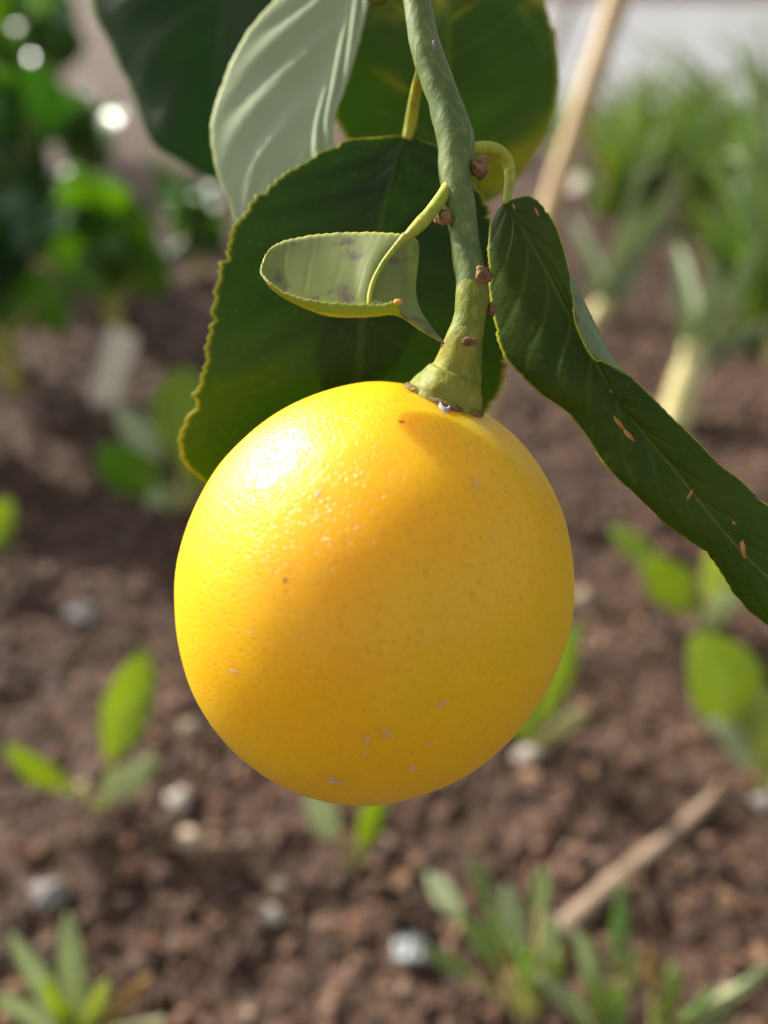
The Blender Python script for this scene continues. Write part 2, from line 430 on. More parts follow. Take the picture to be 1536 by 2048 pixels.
# ------------------------------------------------------------------ the lemon
LC = P(748, 1178, .130)
AX = (RT * .335 + UP * .905 - FWD * .27).normalized()
AXS = AX.orthogonal().normalized(); AXT = AX.cross(AXS)
RA, RB = .0350, .0324
def lemon_pt(t, a, off=0.0):
    c, s = math.cos(t), math.sin(t)
    d = AXS * (math.cos(a) * s) + AXT * (math.sin(a) * s) + AX * c
    ra = RA * (1.0 if c > 0 else 1.015)
    r = 1 / math.sqrt((c / ra) ** 2 + (s / RB) ** 2)
    r *= 1 + .010 * noise.noise(d * 1.6 + Vector((4, 2, 9))) + .004 * noise.noise(d * 4)
    if c > 0: r -= .0011 * math.exp(-(t / .24) ** 2)
    else: r += .0016 * math.exp(-((math.pi - t) / .22) ** 2)
    return LC + d * (r + off)
def lemon_mesh(nu=160, nv=110):
    V = [lemon_pt(0, 0)]
    for i in range(1, nv):
        for j in range(nu): V.append(lemon_pt(math.pi * i / nv, 2 * math.pi * j / nu))
    V.append(lemon_pt(math.pi, 0)); Fc = []
    for j in range(nu): Fc.append((0, 1 + j, 1 + (j + 1) % nu))
    for i in range(nv - 2):
        for j in range(nu):
            a = 1 + i * nu + j; b = 1 + i * nu + (j + 1) % nu
            Fc.append((a, a + nu, b + nu, b))
    k = 1 + (nv - 2) * nu
    for j in range(nu): Fc.append((k + j, len(V) - 1, k + (j + 1) % nu))
    return mkmesh('rind', V, Fc, M['lemon'], LC)
lemon = link('lemon', lemon_mesh(), loc=LC)
tag(lemon, 'ripe yellow lemon hanging from the green twig, glossy with small pale scars', 'lemon')
def lemon_hit(px, py, off=0.0):
    """front surface point of the lemon seen along that direction"""
    d = (P(px, py, 1) - CAM).normalized(); lo = .07
    for k in range(600):
        p = CAM + d * (lo + k * .0001); q = p - LC
        c = q.normalized(); t = math.acos(max(-1, min(1, c.dot(AX)))); a = math.atan2(c.dot(AXT), c.dot(AXS))
        if (lemon_pt(t, a) - LC).length >= q.length: return lemon_pt(t, a, off), c, t, a
    return None
def scar(px, py, w_, h_, rot, mat, seed, name='scar', spikes=.5, th=.00004):
    hit = lemon_hit(px, py)
    if not hit: return
    p, nrm, t, a = hit; rng = random.Random(seed)
    u = (RT - nrm * RT.dot(nrm)).normalized(); v = nrm.cross(u)
    sc_ = depth(p) / F; n = 18; V = []
    for ring in (1.0, .55):
        for k in range(n):
            an = 2 * math.pi * k / n
            rr = ring * (1 - spikes * rng.random())
            x, y = math.cos(an) * w_ * .5 * rr, math.sin(an) * h_ * .5 * rr
            x, y = x * math.cos(rot) - y * math.sin(rot), x * math.sin(rot) + y * math.cos(rot)
            q = p + (u * x + v * y) * sc_
            c = (q - LC).normalized(); tt = math.acos(c.dot(AX)); aa = math.atan2(c.dot(AXT), c.dot(AXS))
            V.append(lemon_pt(tt, aa, th if ring < 1 else -.00001))
    Fc = [(k, (k + 1) % n, n + (k + 1) % n, n + k) for k in range(n)] + [tuple(range(n, 2 * n))]
    link(name, mkmesh(name, V, Fc, mat, LC), lemon)
for k, (x, y, w_, h_, r_) in enumerate([(636, 988, 15, 30, -.35), (653, 1026, 6, 9, 0), (632, 862, 15, 8, .5), (952, 968, 8, 34, .15), (958, 992, 4, 16, .1), (982, 1072, 4, 32, .05),
        (966, 1022, 4, 14, 0), (467, 1343, 40, 8, .25), (880, 1410, 34, 7, .6), (894, 1404, 12, 6, .4), (735, 1480, 28, 6, 1.0), (728, 1476, 20, 5, -.9), (775, 1468, 34, 6, 1.2), (780, 1472, 30, 5, -.3), (768, 1460, 22, 5, .3),
        (858, 1488, 20, 8, .9), (822, 1538, 24, 14, .5), (828, 1534, 26, 6, -.6), (668, 1566, 46, 22, .1), (664, 1556, 14, 22, .1), (890, 826, 20, 6, .2), (604, 1275, 5, 5, 0), (553, 1105, 4, 12, .3), (500, 1265, 3, 18, -.8), (730, 1506, 20, 5, .3)]):
    scar(x, y, w_, h_, r_, M['scar'], k)
scar(803, 844, 18, 9, .1, M['brown_scar'], 77, 'blemish', .25); scar(570, 1160, 10, 16, .3, M['brown_scar'], 78, 'blemish', .3)
scar(820, 782, 12, 6, .2, M['brown_scar'], 79, 'blemish', .4); scar(790, 800, 6, 5, .2, M['brown_scar'], 80, 'blemish', .4); scar(842, 806, 7, 5, .2, M['brown_scar'], 81, 'blemish', .4)

# ------------------------------------------------------------------ the lemon tree
TREE = Vector((.46, .10, soil_h(.46, .10)))
tree = empty('lemon_tree', TREE, 'lemon tree branch with dark green leaves holding the lemon', 'lemon tree')
def px_tube(name, pts, mat, parent=tree, n=40, seg=16, rough=0.04, rs=350, cap=True, **k):
    """pts: (px, py, depth, half width in pixels)"""
    V, Fc = tube([P(*q[:3]) for q in pts], [q[3] / F * q[2] for q in pts], n, seg, rough, rs, cap, **k)
    org = TREE if parent is not None else Vector()
    return link(name, mkmesh(name, V, Fc, mat, TREE), parent)
# trunk and limb (above and beside the picture)
V, Fc = tube([TREE - Vector((0, 0, .03)), TREE + Vector((.01, .0, .2)), TREE + Vector((-.01, .01, .45)), TREE + Vector((.0, .0, .8))], [.017, .014, .011, .006], 30, 14, .08, 60)
link('trunk', mkmesh('trunk', V, Fc, M['bark'], TREE), tree)
V, Fc = tube([TREE + Vector((-.005, .01, .44)), TREE + Vector((-.10, .03, .53)), Vector((.20, .15, .64)), Vector((.07, .168, .60)), P(815, -260, .120), P(822, -120, .119), P(832, -40, .1185)],
             [.008, .0065, .005, .0038, .0027, .0024, .0022], 60, 14, .05, 150)
link('branch', mkmesh('branch', V, Fc, M['twig'], TREE), tree)
twig = px_tube('twig', [(826, -70, .1187, 27), (832, 0, .1185, 27), (852, 98, .118, 30.5), (886, 195, .118, 32), (911, 280, .118, 38), (911, 345, .118, 33), (918, 410, .118, 32), (927, 455, .1178, 28.5), (935, 514, .1176, 29), (942, 555, .1175, 31), (945, 580, .1174, 31)],
               M['twig'], n=90, seg=24, rough=.07, rs=420, shape=lambda t, a: .025 * math.cos(3 * a + t * 4))
pole = lemon_pt(0, 0)
spx = [(945, 560, .1175, 30.5), (945, 576, .1174, 32.5), (944, 601, .1173, 33), (940, 631, .1173, 32), (934, 660, .1174, 34.5), (927, 686, .1176, 39)]
spt = [P(*q[:3]) for q in spx] + [pole + AX * .0052, pole + AX * .0034, pole + AX * .0018, pole + AX * .0003, pole - AX * .0009]
srd = [q[3] / F * q[2] for q in spx] + [.0038, .0048, .0055, .0060, .0061]
V, Fc = tube(spt, srd, 90, 48, .05, 400, endn=-AX,
             shape=lambda t, a: (.05 * math.cos(5 * a + .6) + .09 * noise.noise(Vector((math.cos(a) * 3, math.sin(a) * 3, t * 9)))) * max(0, t - .5) * 1.5 + .03 * noise.noise(Vector((math.cos(a) * 2, math.sin(a) * 2, t * 14))))
stalk = link('fruit_stalk', mkmesh('fruit_stalk', V, Fc, M['stalk'], TREE), tree)
# corky rim where the calyx meets the rind
ring = []
for k in range(48):
    a = 2 * math.pi * k / 48
    tt = .172 * (1 + .05 * math.cos(5 * a) + .10 * noise.noise(Vector((math.cos(a) * 2, math.sin(a) * 2, 5))))
    ring.append(lemon_pt(tt, a, .00022))
V, Fc = [], []
for k in range(48):
    t = (ring[(k + 1) % 48] - ring[k - 1]).normalized(); n0 = (ring[k] - LC).normalized(); b = t.cross(n0)
    for j in range(8):
        an = j * math.pi / 4; r0 = .00046 * (1 + .6 * noise.noise(ring[k] * 420))
        V.append(ring[k] + (n0 * math.cos(an) + b * math.sin(an) * 1.5) * r0)
for k in range(48):
    for j in range(8): Fc.append((k * 8 + j, k * 8 + (j + 1) % 8, ((k + 1) % 48) * 8 + (j + 1) % 8, ((k + 1) % 48) * 8 + j))
link('calyx_rim', mkmesh('calyx_rim', V, Fc, M['rim'], TREE), stalk)
def lump(name, c, r, mat, parent, seed, stretch=(1, 1, 1), rough=.5, org=TREE, sub=3):
    bm = bmesh.new(); bmesh.ops.create_icosphere(bm, subdivisions=sub, radius=1.0)
    V = []
    for v in bm.verts:
        q = v.co * (1 + rough * noise.noise(v.co * 1.7 + Vector((seed * 3.1, 0, 0))) + rough * .45 * noise.noise(v.co * 4.5 + Vector((0, seed, 0))))
        V.append(c + Vector((q.x * stretch[0], q.y * stretch[1], q.z * stretch[2])) * r)
    Fc = [tuple(v.index for v in f.verts) for f in bm.faces]; bm.free()
    return link(name, mkmesh(name, V, Fc, mat, org), parent)
k1 = .117 / F
for k, (x, y, d, r, st) in enumerate([(962, 333, .1165, 17, (1, 1, 1.25)), (889, 435, .1165, 15, (1.1, 1, .9)), (876, 438, .1172, 9, (1, 1, 1)), (966, 551, .1152, 18, (1, .8, 1.05)), (984, 618, .1172, 11, (.8, 1, 1.3)), (938, 684, .1148, 13, (1.2, .45, .8)), (888, 690, .1175, 6, (1, 1, 1.6))]):
    lump('bud', P(x, y, d), r * k1, M['bud'], twig if y < 570 else stalk, k, st, .36)
lump('bark_scar', P(867, 98, .1160), 7 * k1, M['scale'], twig, 9, (.6, .6, 2.2), .3)
# petioles
px_tube('petiole', [(898, 372, .1172, 13), (880, 400, .1162, 13), (862, 424, .1152, 13), (842, 446, .1140, 13.5), (826, 462, .1132, 12), (812, 474, .1130, 8), (796, 490, .1130, 6.5)], M['petiole'], n=40, rough=.08)
px_tube('petiole', [(935, 300, .1185, 12), (965, 296, .1205, 12.5), (994, 300, .122, 12), (1014, 322, .1225, 12), (1020, 352, .1222, 11), (1016, 385, .1212, 9), (1012, 408, .1205, 7)], M['petiole'], n=40, rough=.05)
px_tube('petiole', [(848, 120, .1195, 11), (836, 165, .126, 11), (828, 205, .131, 11), (822, 245, .134, 12), (814, 278, .135, 9)], M['petiole'], n=30, rough=.05)
px_tube('petiole', [(818, -190, .120, 12), (780, -240, .135, 11), (740, -190, .145, 10), (728, -120, .147, 9)], M['petiole'], n=20)
px_tube('petiole', [(818, -230, .120, 12), (690, -360, .16, 11), (560, -340, .19, 10), (510, -250, .2, 9)], M['petiole'], n=20)
px_tube('petiole', [(905, 300, .1185, 10), (905, 340, .135, 10), (918, 400, .151, 9), (925, 422, .158, 8)], M['petiole'], n=20)

# big dark leaf behind the twig
citrus_leaf(tree,
    [(815, 272, .135), (790, 330, .1345), (768, 420, .135), (748, 510, .136), (730, 600, .137), (721, 690, .139), (712, 770, .142), (690, 850, .148), (650, 920, .153), (590, 985, .157)],
    [(815, 270, .135), (700, 280, .1345), (588, 335, .134), (505, 402, .134), (457, 480, .134), (424, 610, .134), (408, 730, .135), (381, 810, .136), (364, 920, .138), (470, 1000, .150)],
    [(815, 270, .135), (880, 296, .1345), (935, 350, .1345), (985, 430, .135), (1010, 530, .136), (1022, 630, .137), (1015, 730, .139), (985, 810, .145), (880, 890, .158), (700, 1000, .165)],
    [M['leaf_dark'], M['leaf_under']], n=150, h=16, th=.00036, bulge=-.0012, quilt=.00018, teeth=.00075, nt_=46, seed=2, wave=.0016)
# long folded leaf on the right
citrus_leaf(tree,
    [(1012, 408, .1205), (1052, 470, .1190), (1098, 550, .1180), (1146, 640, .1172), (1190, 718, .1166), (1240, 800, .1158), (1300, 880, .1152), (1362, 955, .1146), (1424, 1035, .1142), (1490, 1112, .114), (1580, 1200, .114), (1680, 1330, .115)],
    [(1010, 405, .1205), (984, 440, .1225), (976, 520, .1225), (982, 610, .1225), (1005, 705, .122), (1070, 778, .121), (1140, 830, .120), (1215, 935, .1185), (1310, 1030, .1175), (1418, 1112, .1165), (1500, 1225, .1165), (1680, 1335, .115)],
    [(1014, 404, .1205), (1062, 393, .1185), (1108, 445, .1165), (1140, 548, .1150), (1152, 640, .1138), (1188, 712, .1136), (1255, 748, .1138), (1345, 835, .1140), (1440, 928, .1142), (1536, 1008, .1145), (1640, 1120, .115), (1684, 1330, .115)],
    [M['leaf_right'], M['leaf_under']], n=150, h=14, th=.00034, bulge=.0007, quilt=.00012, teeth=.00035, nt_=70, seed=5, nv=11, wave=.0005)
# the part of its far margin that rolls backward and shows the pale underside
rows = []
for i in range(25):
    t = i / 24
    a = crom([P(1138, 545, .1151), P(1151, 625, .1140), P(1176, 698, .1137), P(1216, 730, .1137), P(1262, 755, .1138)], t)
    b = crom([P(1143, 550, .1160), P(1172, 612, .1185), P(1198, 665, .1195), P(1228, 722, .1185), P(1264, 757, .1145)], t)
    rows.append([(a.lerp(b, j / 6) - FWD * (.0012 * math.sin(math.pi * j / 6) * math.sin(math.pi * t)), -.3 + j * .08, t) for j in range(7)])
rolled = sheet(rows, .0003, [M['leaf_under'], M['leaf_right']], 'rolled_margin', TREE)
right_leaf = [o for o in tree.children if o.name.startswith('leaf')][-1]
link('rolled_margin', rolled, right_leaf)
# grey-green leaf seen from below
citrus_leaf(tree,
    [(728, -120, .147), (712, -50, .146), (694, 20, .145), (672, 95, .144), (648, 170, .143), (622, 250, .142), (596, 330, .1412), (572, 430, .1412), (556, 550, .143), (560, 730, .148)],
    [(726, -120, .147), (640, -90, .147), (560, -10, .147), (492, 70, .1465), (446, 165, .1455), (422, 255, .144), (432, 340, .143), (466, 430, .1425), (480, 560, .1435), (558, 732, .148)],
    [(730, -120, .147), (752, -60, .144), (738, 5, .143), (718, 85, .142), (694, 170, .141), (668, 245, .1402), (670, 320, .1398), (690, 430, .1405), (680, 570, .143), (562, 732, .148)],
    [M['leaf_grey'], M['leaf_grey_top']], n=100, h=13, bulge=.0004, quilt=.0005, nv=5, slant=.9, teeth=.0002, seed=8)
# yellow mottled leaf behind the twig
citrus_leaf(tree,
    [(925, 425, .158), (915, 340, .157), (905, 250, .157), (898, 150, .158), (896, 60, .160), (898, -30, .163), (902, -120, .166), (905, -220, .17)],
    [(921, 424, .158), (800, 390, .158), (700, 290, .158), (655, 190, .158), (650, 90, .159), (680, -20, .162), (760, -140, .166), (903, -222, .17)],
    [(929, 425, .158), (1015, 380, .156), (1078, 295, .156), (1114, 205, .157), (1117, 105, .159), (1088, 0, .162), (1030, -120, .166), (907, -222, .17)],
    [M['leaf_yellow'], M['leaf_under']], n=100, h=13, bulge=-.001, quilt=.00012, nv=7, teeth=.0003, seed=11, wave=.001)
# dark leaf further back
citrus_leaf(tree,
    [(510, -250, .200), (490, -160, .199), (470, -70, .198), (452, 20, .198), (440, 110, .198), (432, 190, .199), (432, 260, .200), (440, 320, .202), (455, 372, .204)],
    [(505, -250, .200), (330, -230, .202), (215, -130, .203), (178, -10, .203), (218, 90, .203), (262, 185, .203), (300, 280, .203), (368, 328, .204), (452, 374, .204)],
    [(515, -250, .200), (640, -200, .197), (690, -110, .196), (690, -10, .196), (670, 90, .196), (630, 190, .198), (580, 260, .200), (520, 330, .202), (458, 374, .204)],
    [M['leaf_far'], M['leaf_under']], n=100, h=13, bulge=.002, quilt=.0003, nv=6, teeth=.0003, seed=14)

# added shoot, unseen above the frame, with a leaf that shades the folded leaf
V, Fc = tube([P(818, -170, .1195), P(600, -480, .125), P(250, -720, .134), P(-100, -730, .141)], [.0019, .0016, .0013, .0010], 30, 10, .05, 200)
link('shade_shoot', mkmesh('shade_shoot', V, Fc, M['twig'], TREE), tree)
citrus_leaf(tree,
    [(-110, -725, .141), (-100, -680, .141), (-85, -630, .141), (-65, -575, .141), (-40, -515, .141), (-12, -460, .141), (20, -415, .141)],
    [(-114, -723, .141), (-190, -670, .140), (-205, -600, .140), (-190, -530, .140), (-150, -465, .140), (-80, -420, .140), (18, -413, .141)],
    [(-106, -727, .141), (-20, -690, .142), (25, -640, .142), (55, -580, .142), (70, -510, .142), (65, -450, .142), (22, -413, .141)],
    [M['leaf_far'], M['leaf_under']], n=60, h=10, bulge=.001, seed=17)

# the small leaf that curls like a cup in front of the twig: grid of columns, back edge -> bottom -> front rim
cols = [
 [(523, 536, .1125), (521, 539, .1121), (521, 543, .1116), (522, 546, .1112), (524, 549, .1108), (526, 551, .1106)],
 [(533, 506, .1150), (533, 530, .1140), (537, 555, .1126), (543, 574, .1112), (541, 572, .1100), (538, 563, .1096)],
 [(558, 486, .1165), (558, 520, .1153), (562, 560, .1134), (568, 590, .1112), (567, 592, .1096), (566, 583, .1089)],
 [(604, 474, .1174), (602, 516, .1160), (604, 566, .1138), (608, 606, .1114), (606, 612, .1093), (608, 597, .1084)],
 [(660, 467, .1178), (656, 514, .1163), (656, 570, .1140), (656, 615, .1116), (654, 629, .1093), (660, 605, .1081)],
 [(718, 465, .1172), (712, 512, .1156), (706, 568, .1138), (704, 616, .1118), (704, 633, .1095), (716, 608, .1083)],
 [(772, 466, .1156), (752, 520, .1140), (738, 572, .1128), (738, 610, .1118), (750, 631, .1098), (764, 609, .1086)],
 [(812, 470, .1146), (800, 520, .1146), (784, 572, .1136), (776, 606, .1124), (786, 628, .1106), (794, 604, .1092)],
 [(832, 478, .1150), (822, 528, .1154), (812, 576, .1148), (810, 612, .1136), (818, 640, .1120), (802, 628, .1106)],
 [(838, 494, .1154), (832, 536, .1160), (828, 580, .1156), (834, 616, .1146), (850, 652, .1132), (838, 658, .1122)],
 [(837, 505, .1156), (833, 540, .1162), (830, 582, .1158), (842, 626, .1148), (886, 684, .1140), (884, 685, .1138)],
]
NC, NR = 100, 26
C3 = [[P(*q) for q in c] for c in cols]
rows = []
for i in range(NC + 1):
    t = i / NC
    pts = [crom([c[k] for c in C3], t) for k in range(6)]
    row = []
    for j in range(NR + 1):
        s_ = j / NR
        p = crom(pts, s_)
        e = max(0, s_ - .9) * 10
        if t < .72:
            ph = t * 30; fr = ph - math.floor(ph)
            p = p + UP * (e * .00035 * (fr - .5)) 
            e2 = max(0, .1 - s_) * 10
            p = p + UP * (e2 * .00022 * (fr - .5))
        row.append((p, (s_ - .5) * 2 * .99, t))
    rows.append(row)
a, b = rows[50], rows[51]
nn = (b[8][0] - a[8][0]).cross(a[9][0] - a[8][0])
if nn.dot(FWD) > 0: rows = [list(reversed(r)) for r in rows]
M['leaf_cup'] = leaf_mat('leaf_cup_underside', (.20, .24, .075), (.27, .29, .11), (.30, .36, .08), (.44, .44, .07), (.40, .60, .08), tf=.30, veinf=.16, glands=.16, rough=.6, dirt=(.12, .075, .085), midw=.0001, nv=9, slant=.1, bumpd=.00012, spec=.25)
M['leaf_cup_top'] = leaf_mat('leaf_cup_topside', (.24, .26, .02), (.34, .28, .025), (.34, .36, .05), (.46, .46, .06), (.45, .55, .05), tf=.25, veinf=.05, glands=.1, rough=.45, midw=.0001)
cup = link('leaf', sheet(rows, .00034, [M['leaf_cup'], M['leaf_cup_top']], 'leaf', TREE), tree)
tag(cup, 'small pale leaf curled into a cup with a pointed tip')
V, Fc = tube([P(812, 472, .1126), P(790, 496, .1126), P(766, 527, .1126), P(748, 560, .1122), P(740, 588, .1117), P(738, 610, .1112)], [x * k1 for x in (9, 6.5, 5.5, 5, 5, 4)], 30, 10, .05, 400)
link('midrib', mkmesh('midrib', V, Fc, M['petiole'], TREE), cup)
lump('leaf_point', P(796, 604, .1089), 6 * k1, plain('orange_point', (.5, .26, .05), (.55, .32, .06), 400), cup, 3, (1.5, 1, .9), .2)
# orange chew marks on the right leaf
M['chew'] = plain('orange_scar', (.36, .16, .03), (.48, .24, .06), 600, .7)
from mathutils.bvhtree import BVHTree
bvh = BVHTree.FromPolygons([v.co + TREE for v in right_leaf.data.vertices], [tuple(p.vertices) for p in right_leaf.data.polygons])
for k, (x, y, a_, l_) in enumerate([(1238, 846, .85, 17), (1258, 870, .85, 17), (1380, 990, -1.1, 12), (1487, 1100, 1.45, 20), (1074, 424, 1.2, 10), (1028, 414, 1.2, 6), (1468, 1046, .9, 5), (1222, 783, .8, 4)]):
    V = []
    for j in range(14):
        an = 2 * math.pi * j / 14; r0 = 1 + .55 * nz((k * 3.3, j * .7, 0), 1)
        qx, qy = math.cos(an) * l_ * r0, math.sin(an) * max(2.5, l_ * .26) * r0
        dr = (P(x + qx * math.cos(a_) - qy * math.sin(a_), y + qx * math.sin(a_) + qy * math.cos(a_), 1) - CAM).normalized()
        hit, nrm_, _, _ = bvh.ray_cast(CAM, dr)
        if hit is None: break
        V.append(hit - dr * .00007)
    if len(V) < 14: continue
    V += [q + FWD * .0002 for q in V]
    Fc = [tuple(range(13, -1, -1)), tuple(range(14, 28))] + [(j, (j + 1) % 14, 14 + (j + 1) % 14, 14 + j) for j in range(14)]
    link('chew_mark', mkmesh('chew_mark', V, Fc, M['chew'], TREE), right_leaf)
# leaves further along the limb, beside the picture
def limb_leaf(c, d, up, ln, wd):
    d = d.normalized(); s = d.cross(up).normalized(); n0 = s.cross(d)
    rows = []
    for i in range(19):
        t = i / 18; hw = wd * .5 * math.sin(math.pi * t ** .85) ** .8
        rows.append([(c + d * (ln * t) + s * (hw * u) + n0 * (-ln * .25 * t * t + hw * .3 * u * u), u, t) for u in (-1, -.7, -.35, 0, .35, .7, 1)])
    link('leaf', sheet(rows, .00035, [M['leaf_dark'], M['leaf_under']], 'leaf', TREE), tree)
rng = random.Random(21)
for k in range(16):
    t = .06 + .04 * k
    base = [TREE + Vector((-.005, .01, .44)), TREE + Vector((-.10, .03, .53)), Vector((.20, .15, .64)), Vector((.07, .168, .60))]
    c = crom(base, t * 1.2)
    limb_leaf(c, Vector((rng.uniform(-.3, .8), rng.uniform(-1, 1), rng.uniform(-.1, .8))), Vector((rng.uniform(-.4, .4), rng.uniform(-.4, .4), 1)), rng.uniform(.06, .085), rng.uniform(.03, .042))

# scale insect shell on the rind
hp = lemon_hit(888, 815)
p, n0 = hp[0], hp[1]
ins = empty('scale_insect', p, 'tiny pale oval insect shell stuck on the lemon below the calyx', 'insect')
u = (RT - n0 * RT.dot(n0)).normalized(); v_ = n0.cross(u)
V, Fc = [], []
for i in range(8):
    r0 = i / 7
    for j in range(20):
        an = 2 * math.pi * j / 20
        V.append(p + (u * math.cos(an) * 12.5 + v_ * math.sin(an) * 27) * (k1 * r0 * (1 + .06 * nz((j, 3, 0), .8))) + n0 * ((.00055 if .5 < r0 < .95 else .00038 * (r0 * .6 + .3)) * (1 if r0 < .95 else -.1)))
for i in range(7):
    for j in range(20): Fc.append((i * 20 + j, i * 20 + (j + 1) % 20, (i + 1) * 20 + (j + 1) % 20, (i + 1) * 20 + j))
link('shell', mkmesh('shell', V, Fc, M['scale'], p), ins)

# ------------------------------------------------------------------ garden plants
M['lime'] = simple_leaf('seedling_leaf', (.19, .30, .020), (.27, .38, .035), (.54, .64, .05), .52, .32, 30)
M['lime2'] = simple_leaf('seedling_pale_leaf', (.30, .40, .08), (.40, .48, .13), (.66, .72, .16), .48, .32, 30)
M['pale'] = simple_leaf('pale_leaf', (.36, .43, .22), (.44, .50, .29), (.62, .68, .42), .36, .4, 30)
M['cream'] = simple_leaf('cream_leaf', (.50, .52, .26), (.58, .58, .32), (.6, .6, .3), .25, .45, 30)
M['chard'] = simple_leaf('chard_leaf', (.030, .080, .028), (.050, .115, .036), (.24, .48, .03), .36, .28, 18, .6)
M['chard2'] = simple_leaf('chard_young_leaf', (.06, .16, .014), (.10, .21, .02), (.42, .66, .02), .45, .28, 18, .6)
M['blade'] = simple_leaf('grass_blade', (.085, .15, .025), (.13, .20, .045), (.44, .52, .08), .38, .42, 14)
M['blade2'] = simple_leaf('grass_blade_pale', (.17, .28, .09), (.24, .34, .13), (.42, .60, .14), .42, .45, 14)
M['leek'] = simple_leaf('leek_leaf', (.22, .28, .14), (.30, .36, .19), (.50, .56, .26), .36, .42, 14)
M['orange'] = simple_leaf('dry_leaf', (.40, .24, .07), (.46, .32, .10), (.5, .35, .1), .3, .6, 30)
M['weed'] = simple_leaf('weed_leaf', (.15, .22, .065), (.22, .28, .10), (.42, .50, .14), .4, .45, 30)
M['stem_y'] = plain('yellow_stem', (.36, .36, .08), (.46, .44, .14), 60, .5)
M['stem_w'] = plain('white_stem', (.50, .44, .16), (.60, .54, .30), 40, .5)
M['wood'] = plain('bamboo', (.44, .30, .14), (.58, .42, .22), 25, .6, .4, .001, .4, 90)
M['cream_wood'] = plain('pale_wood', (.76, .66, .50), (.84, .75, .60), 40, .65)
M['dry'] = plain('dry_stem', (.20, .135, .09), (.28, .20, .14), 60, .8)

def bez(a, c, b, t): return a * ((1 - t) ** 2) + c * (2 * t * (1 - t)) + b * (t * t)
def vleaf(parent, base, tip, wd, mats, bend=None, roll=0.0, s0=0.25, fold=.25, prof=1.0, pet=None, pr=.002, name='leaf', n=12, ruffle=0.0, rng=random):
    org = parent.location
    ln = (tip - base).length
    ctrl = (base + tip) * .5 + (bend if bend is not None else Vector((0, 0, ln * .15)))
    h = 4; rows = []; seed = rng.uniform(0, 90)
    for i in range(n + 1):
        q = i / n; t = s0 + (1 - s0) * q
        c = bez(base, ctrl, tip, t); tn = (bez(base, ctrl, tip, min(1, t + .02)) - bez(base, ctrl, tip, t - .02)).normalized()
        ref = Matrix.Rotation(roll, 3, tn) @ (-FWD)
        s = tn.cross(ref)
        s = s.normalized() if s.length > 1e-6 else RT; n0 = s.cross(tn)
        hw = wd * .5 * max(.04, math.sin(math.pi * min(1, (q * .97 + .02)) ** prof)) ** .75 if prof < 3 else wd * .5 * max(.03, (1 - q ** 2.2))
        row = []
        for j in range(-h, h + 1):
            u = j / h
            off = hw * fold * u * u + ruffle * noise.noise(Vector((u * 1.6, q * 4, seed))) * (.4 + abs(u))
            row.append((c + s * (hw * u) + n0 * off, u, q))
        rows.append(row)
    o = link(name, sheet(rows, .0006, mats if isinstance(mats, list) else [mats, mats], name, org), parent)
    if pet is not None:
        V, Fc = tube([bez(base, ctrl, tip, t) for t in (-.02, s0 * .5, s0, s0 + (1 - s0) * .45)], [pr * 1.2, pr, pr * .8, pr * .4], 10, 8)
        link('petiole', mkmesh('petiole', V, Fc, pet, org), o)
    return o
def px_plant(name, bx, by, leaves, label, cat, group=None):
    """leaves: (tip px, tip py, width px, depth offset, roll, s0, mat, petiole)"""
    g = on_ground(bx, by); g.z -= .004
    e = empty(name, g, label, cat, group)
    d0 = depth(g)
    for (tx, ty, wp, dd, roll, s0, m, pet) in leaves:
        tip = P(tx, ty, d0 + dd)
        tip.z = max(tip.z, soil_h(tip.x, tip.y) + .004)
        ln = (tip - g).length
        vleaf(e, g, tip, wp * (.8 if m in ('weed', 'blade2') else 1) / F * (d0 + dd), M[m], Vector((0, 0, ln * .12)), roll, s0, .25, 1.0 if s0 > .12 else .9, M[pet] if pet else None, max(.0012, wp / F * d0 * .06), ruffle=.002)
    return e
px_plant('seedling', 205, 1625, [(292, 1300, 92, -.02, .35, .28, 'lime', 'stem_y'), (14, 1490, 92, -.03, -.5, .22, 'lime', 'stem_y'), (312, 1510, 80, -.05, .6, .12, 'pale', 'stem_y')], 'three-leaved green seedling in soil beside a white pebble', 'seedling')
px_plant('seedling', -70, 1160, [(24, 1000, 80, -.02, .4, .25, 'lime', 'stem_y'), (-160, 1010, 80, 0, 0, .25, 'lime', 'stem_y')], 'bright lime seedling leaf alone on bare soil', 'seedling')
px_plant('seedling', 365, 1020, [(195, 895, 120, -.05, -.5, .2, 'chard2', 'stem_y'), (372, 735, 120, .02, .2, .25, 'lime', 'stem_y'), (232, 812, 70, -.02, .8, .35, 'pale', 'stem_y'), (300, 1010, 60, -.08, .5, .2, 'pale', 'stem_y'), (460, 900, 100, -.03, .4, .3, 'lime', 'stem_y')], 'leafy seedling partly behind the lemon and the big dark leaf', 'seedling')
px_plant('seedling', 712, 1745, [(612, 1588, 66, -.03, .7, .4, 'pale', 'stem_y'), (765, 1565, 52, -.02, .3, .2, 'lime', 'stem_y')], 'small seedling standing in soil under the lemon', 'seedling')
px_plant('seedling', 1068, 1500, [(1152, 1245, 60, -.01, .3, .2, 'lime', 'stem_y'), (1168, 1420, 80, -.06, .5, .15, 'cream', 'stem_y'), (1030, 1390, 70, .0, .2, .2, 'lime', 'stem_y')], 'seedling with a cream leaf half hidden by the lemon', 'seedling')
px_plant('seedling', 1420, 1275, [(1222, 1055, 60, .02, .4, .45, 'lime', 'stem_y'), (1290, 1120, 90, -.02, -.4, .3, 'lime', 'stem_y'), (1460, 1060, 120, -.01, .3, .22, 'lime2', 'stem_y'), (1440, 1180, 110, -.05, .3, .12, 'pale', 'stem_y')], 'seedling with several lime leaves below the long folded leaf', 'seedling')
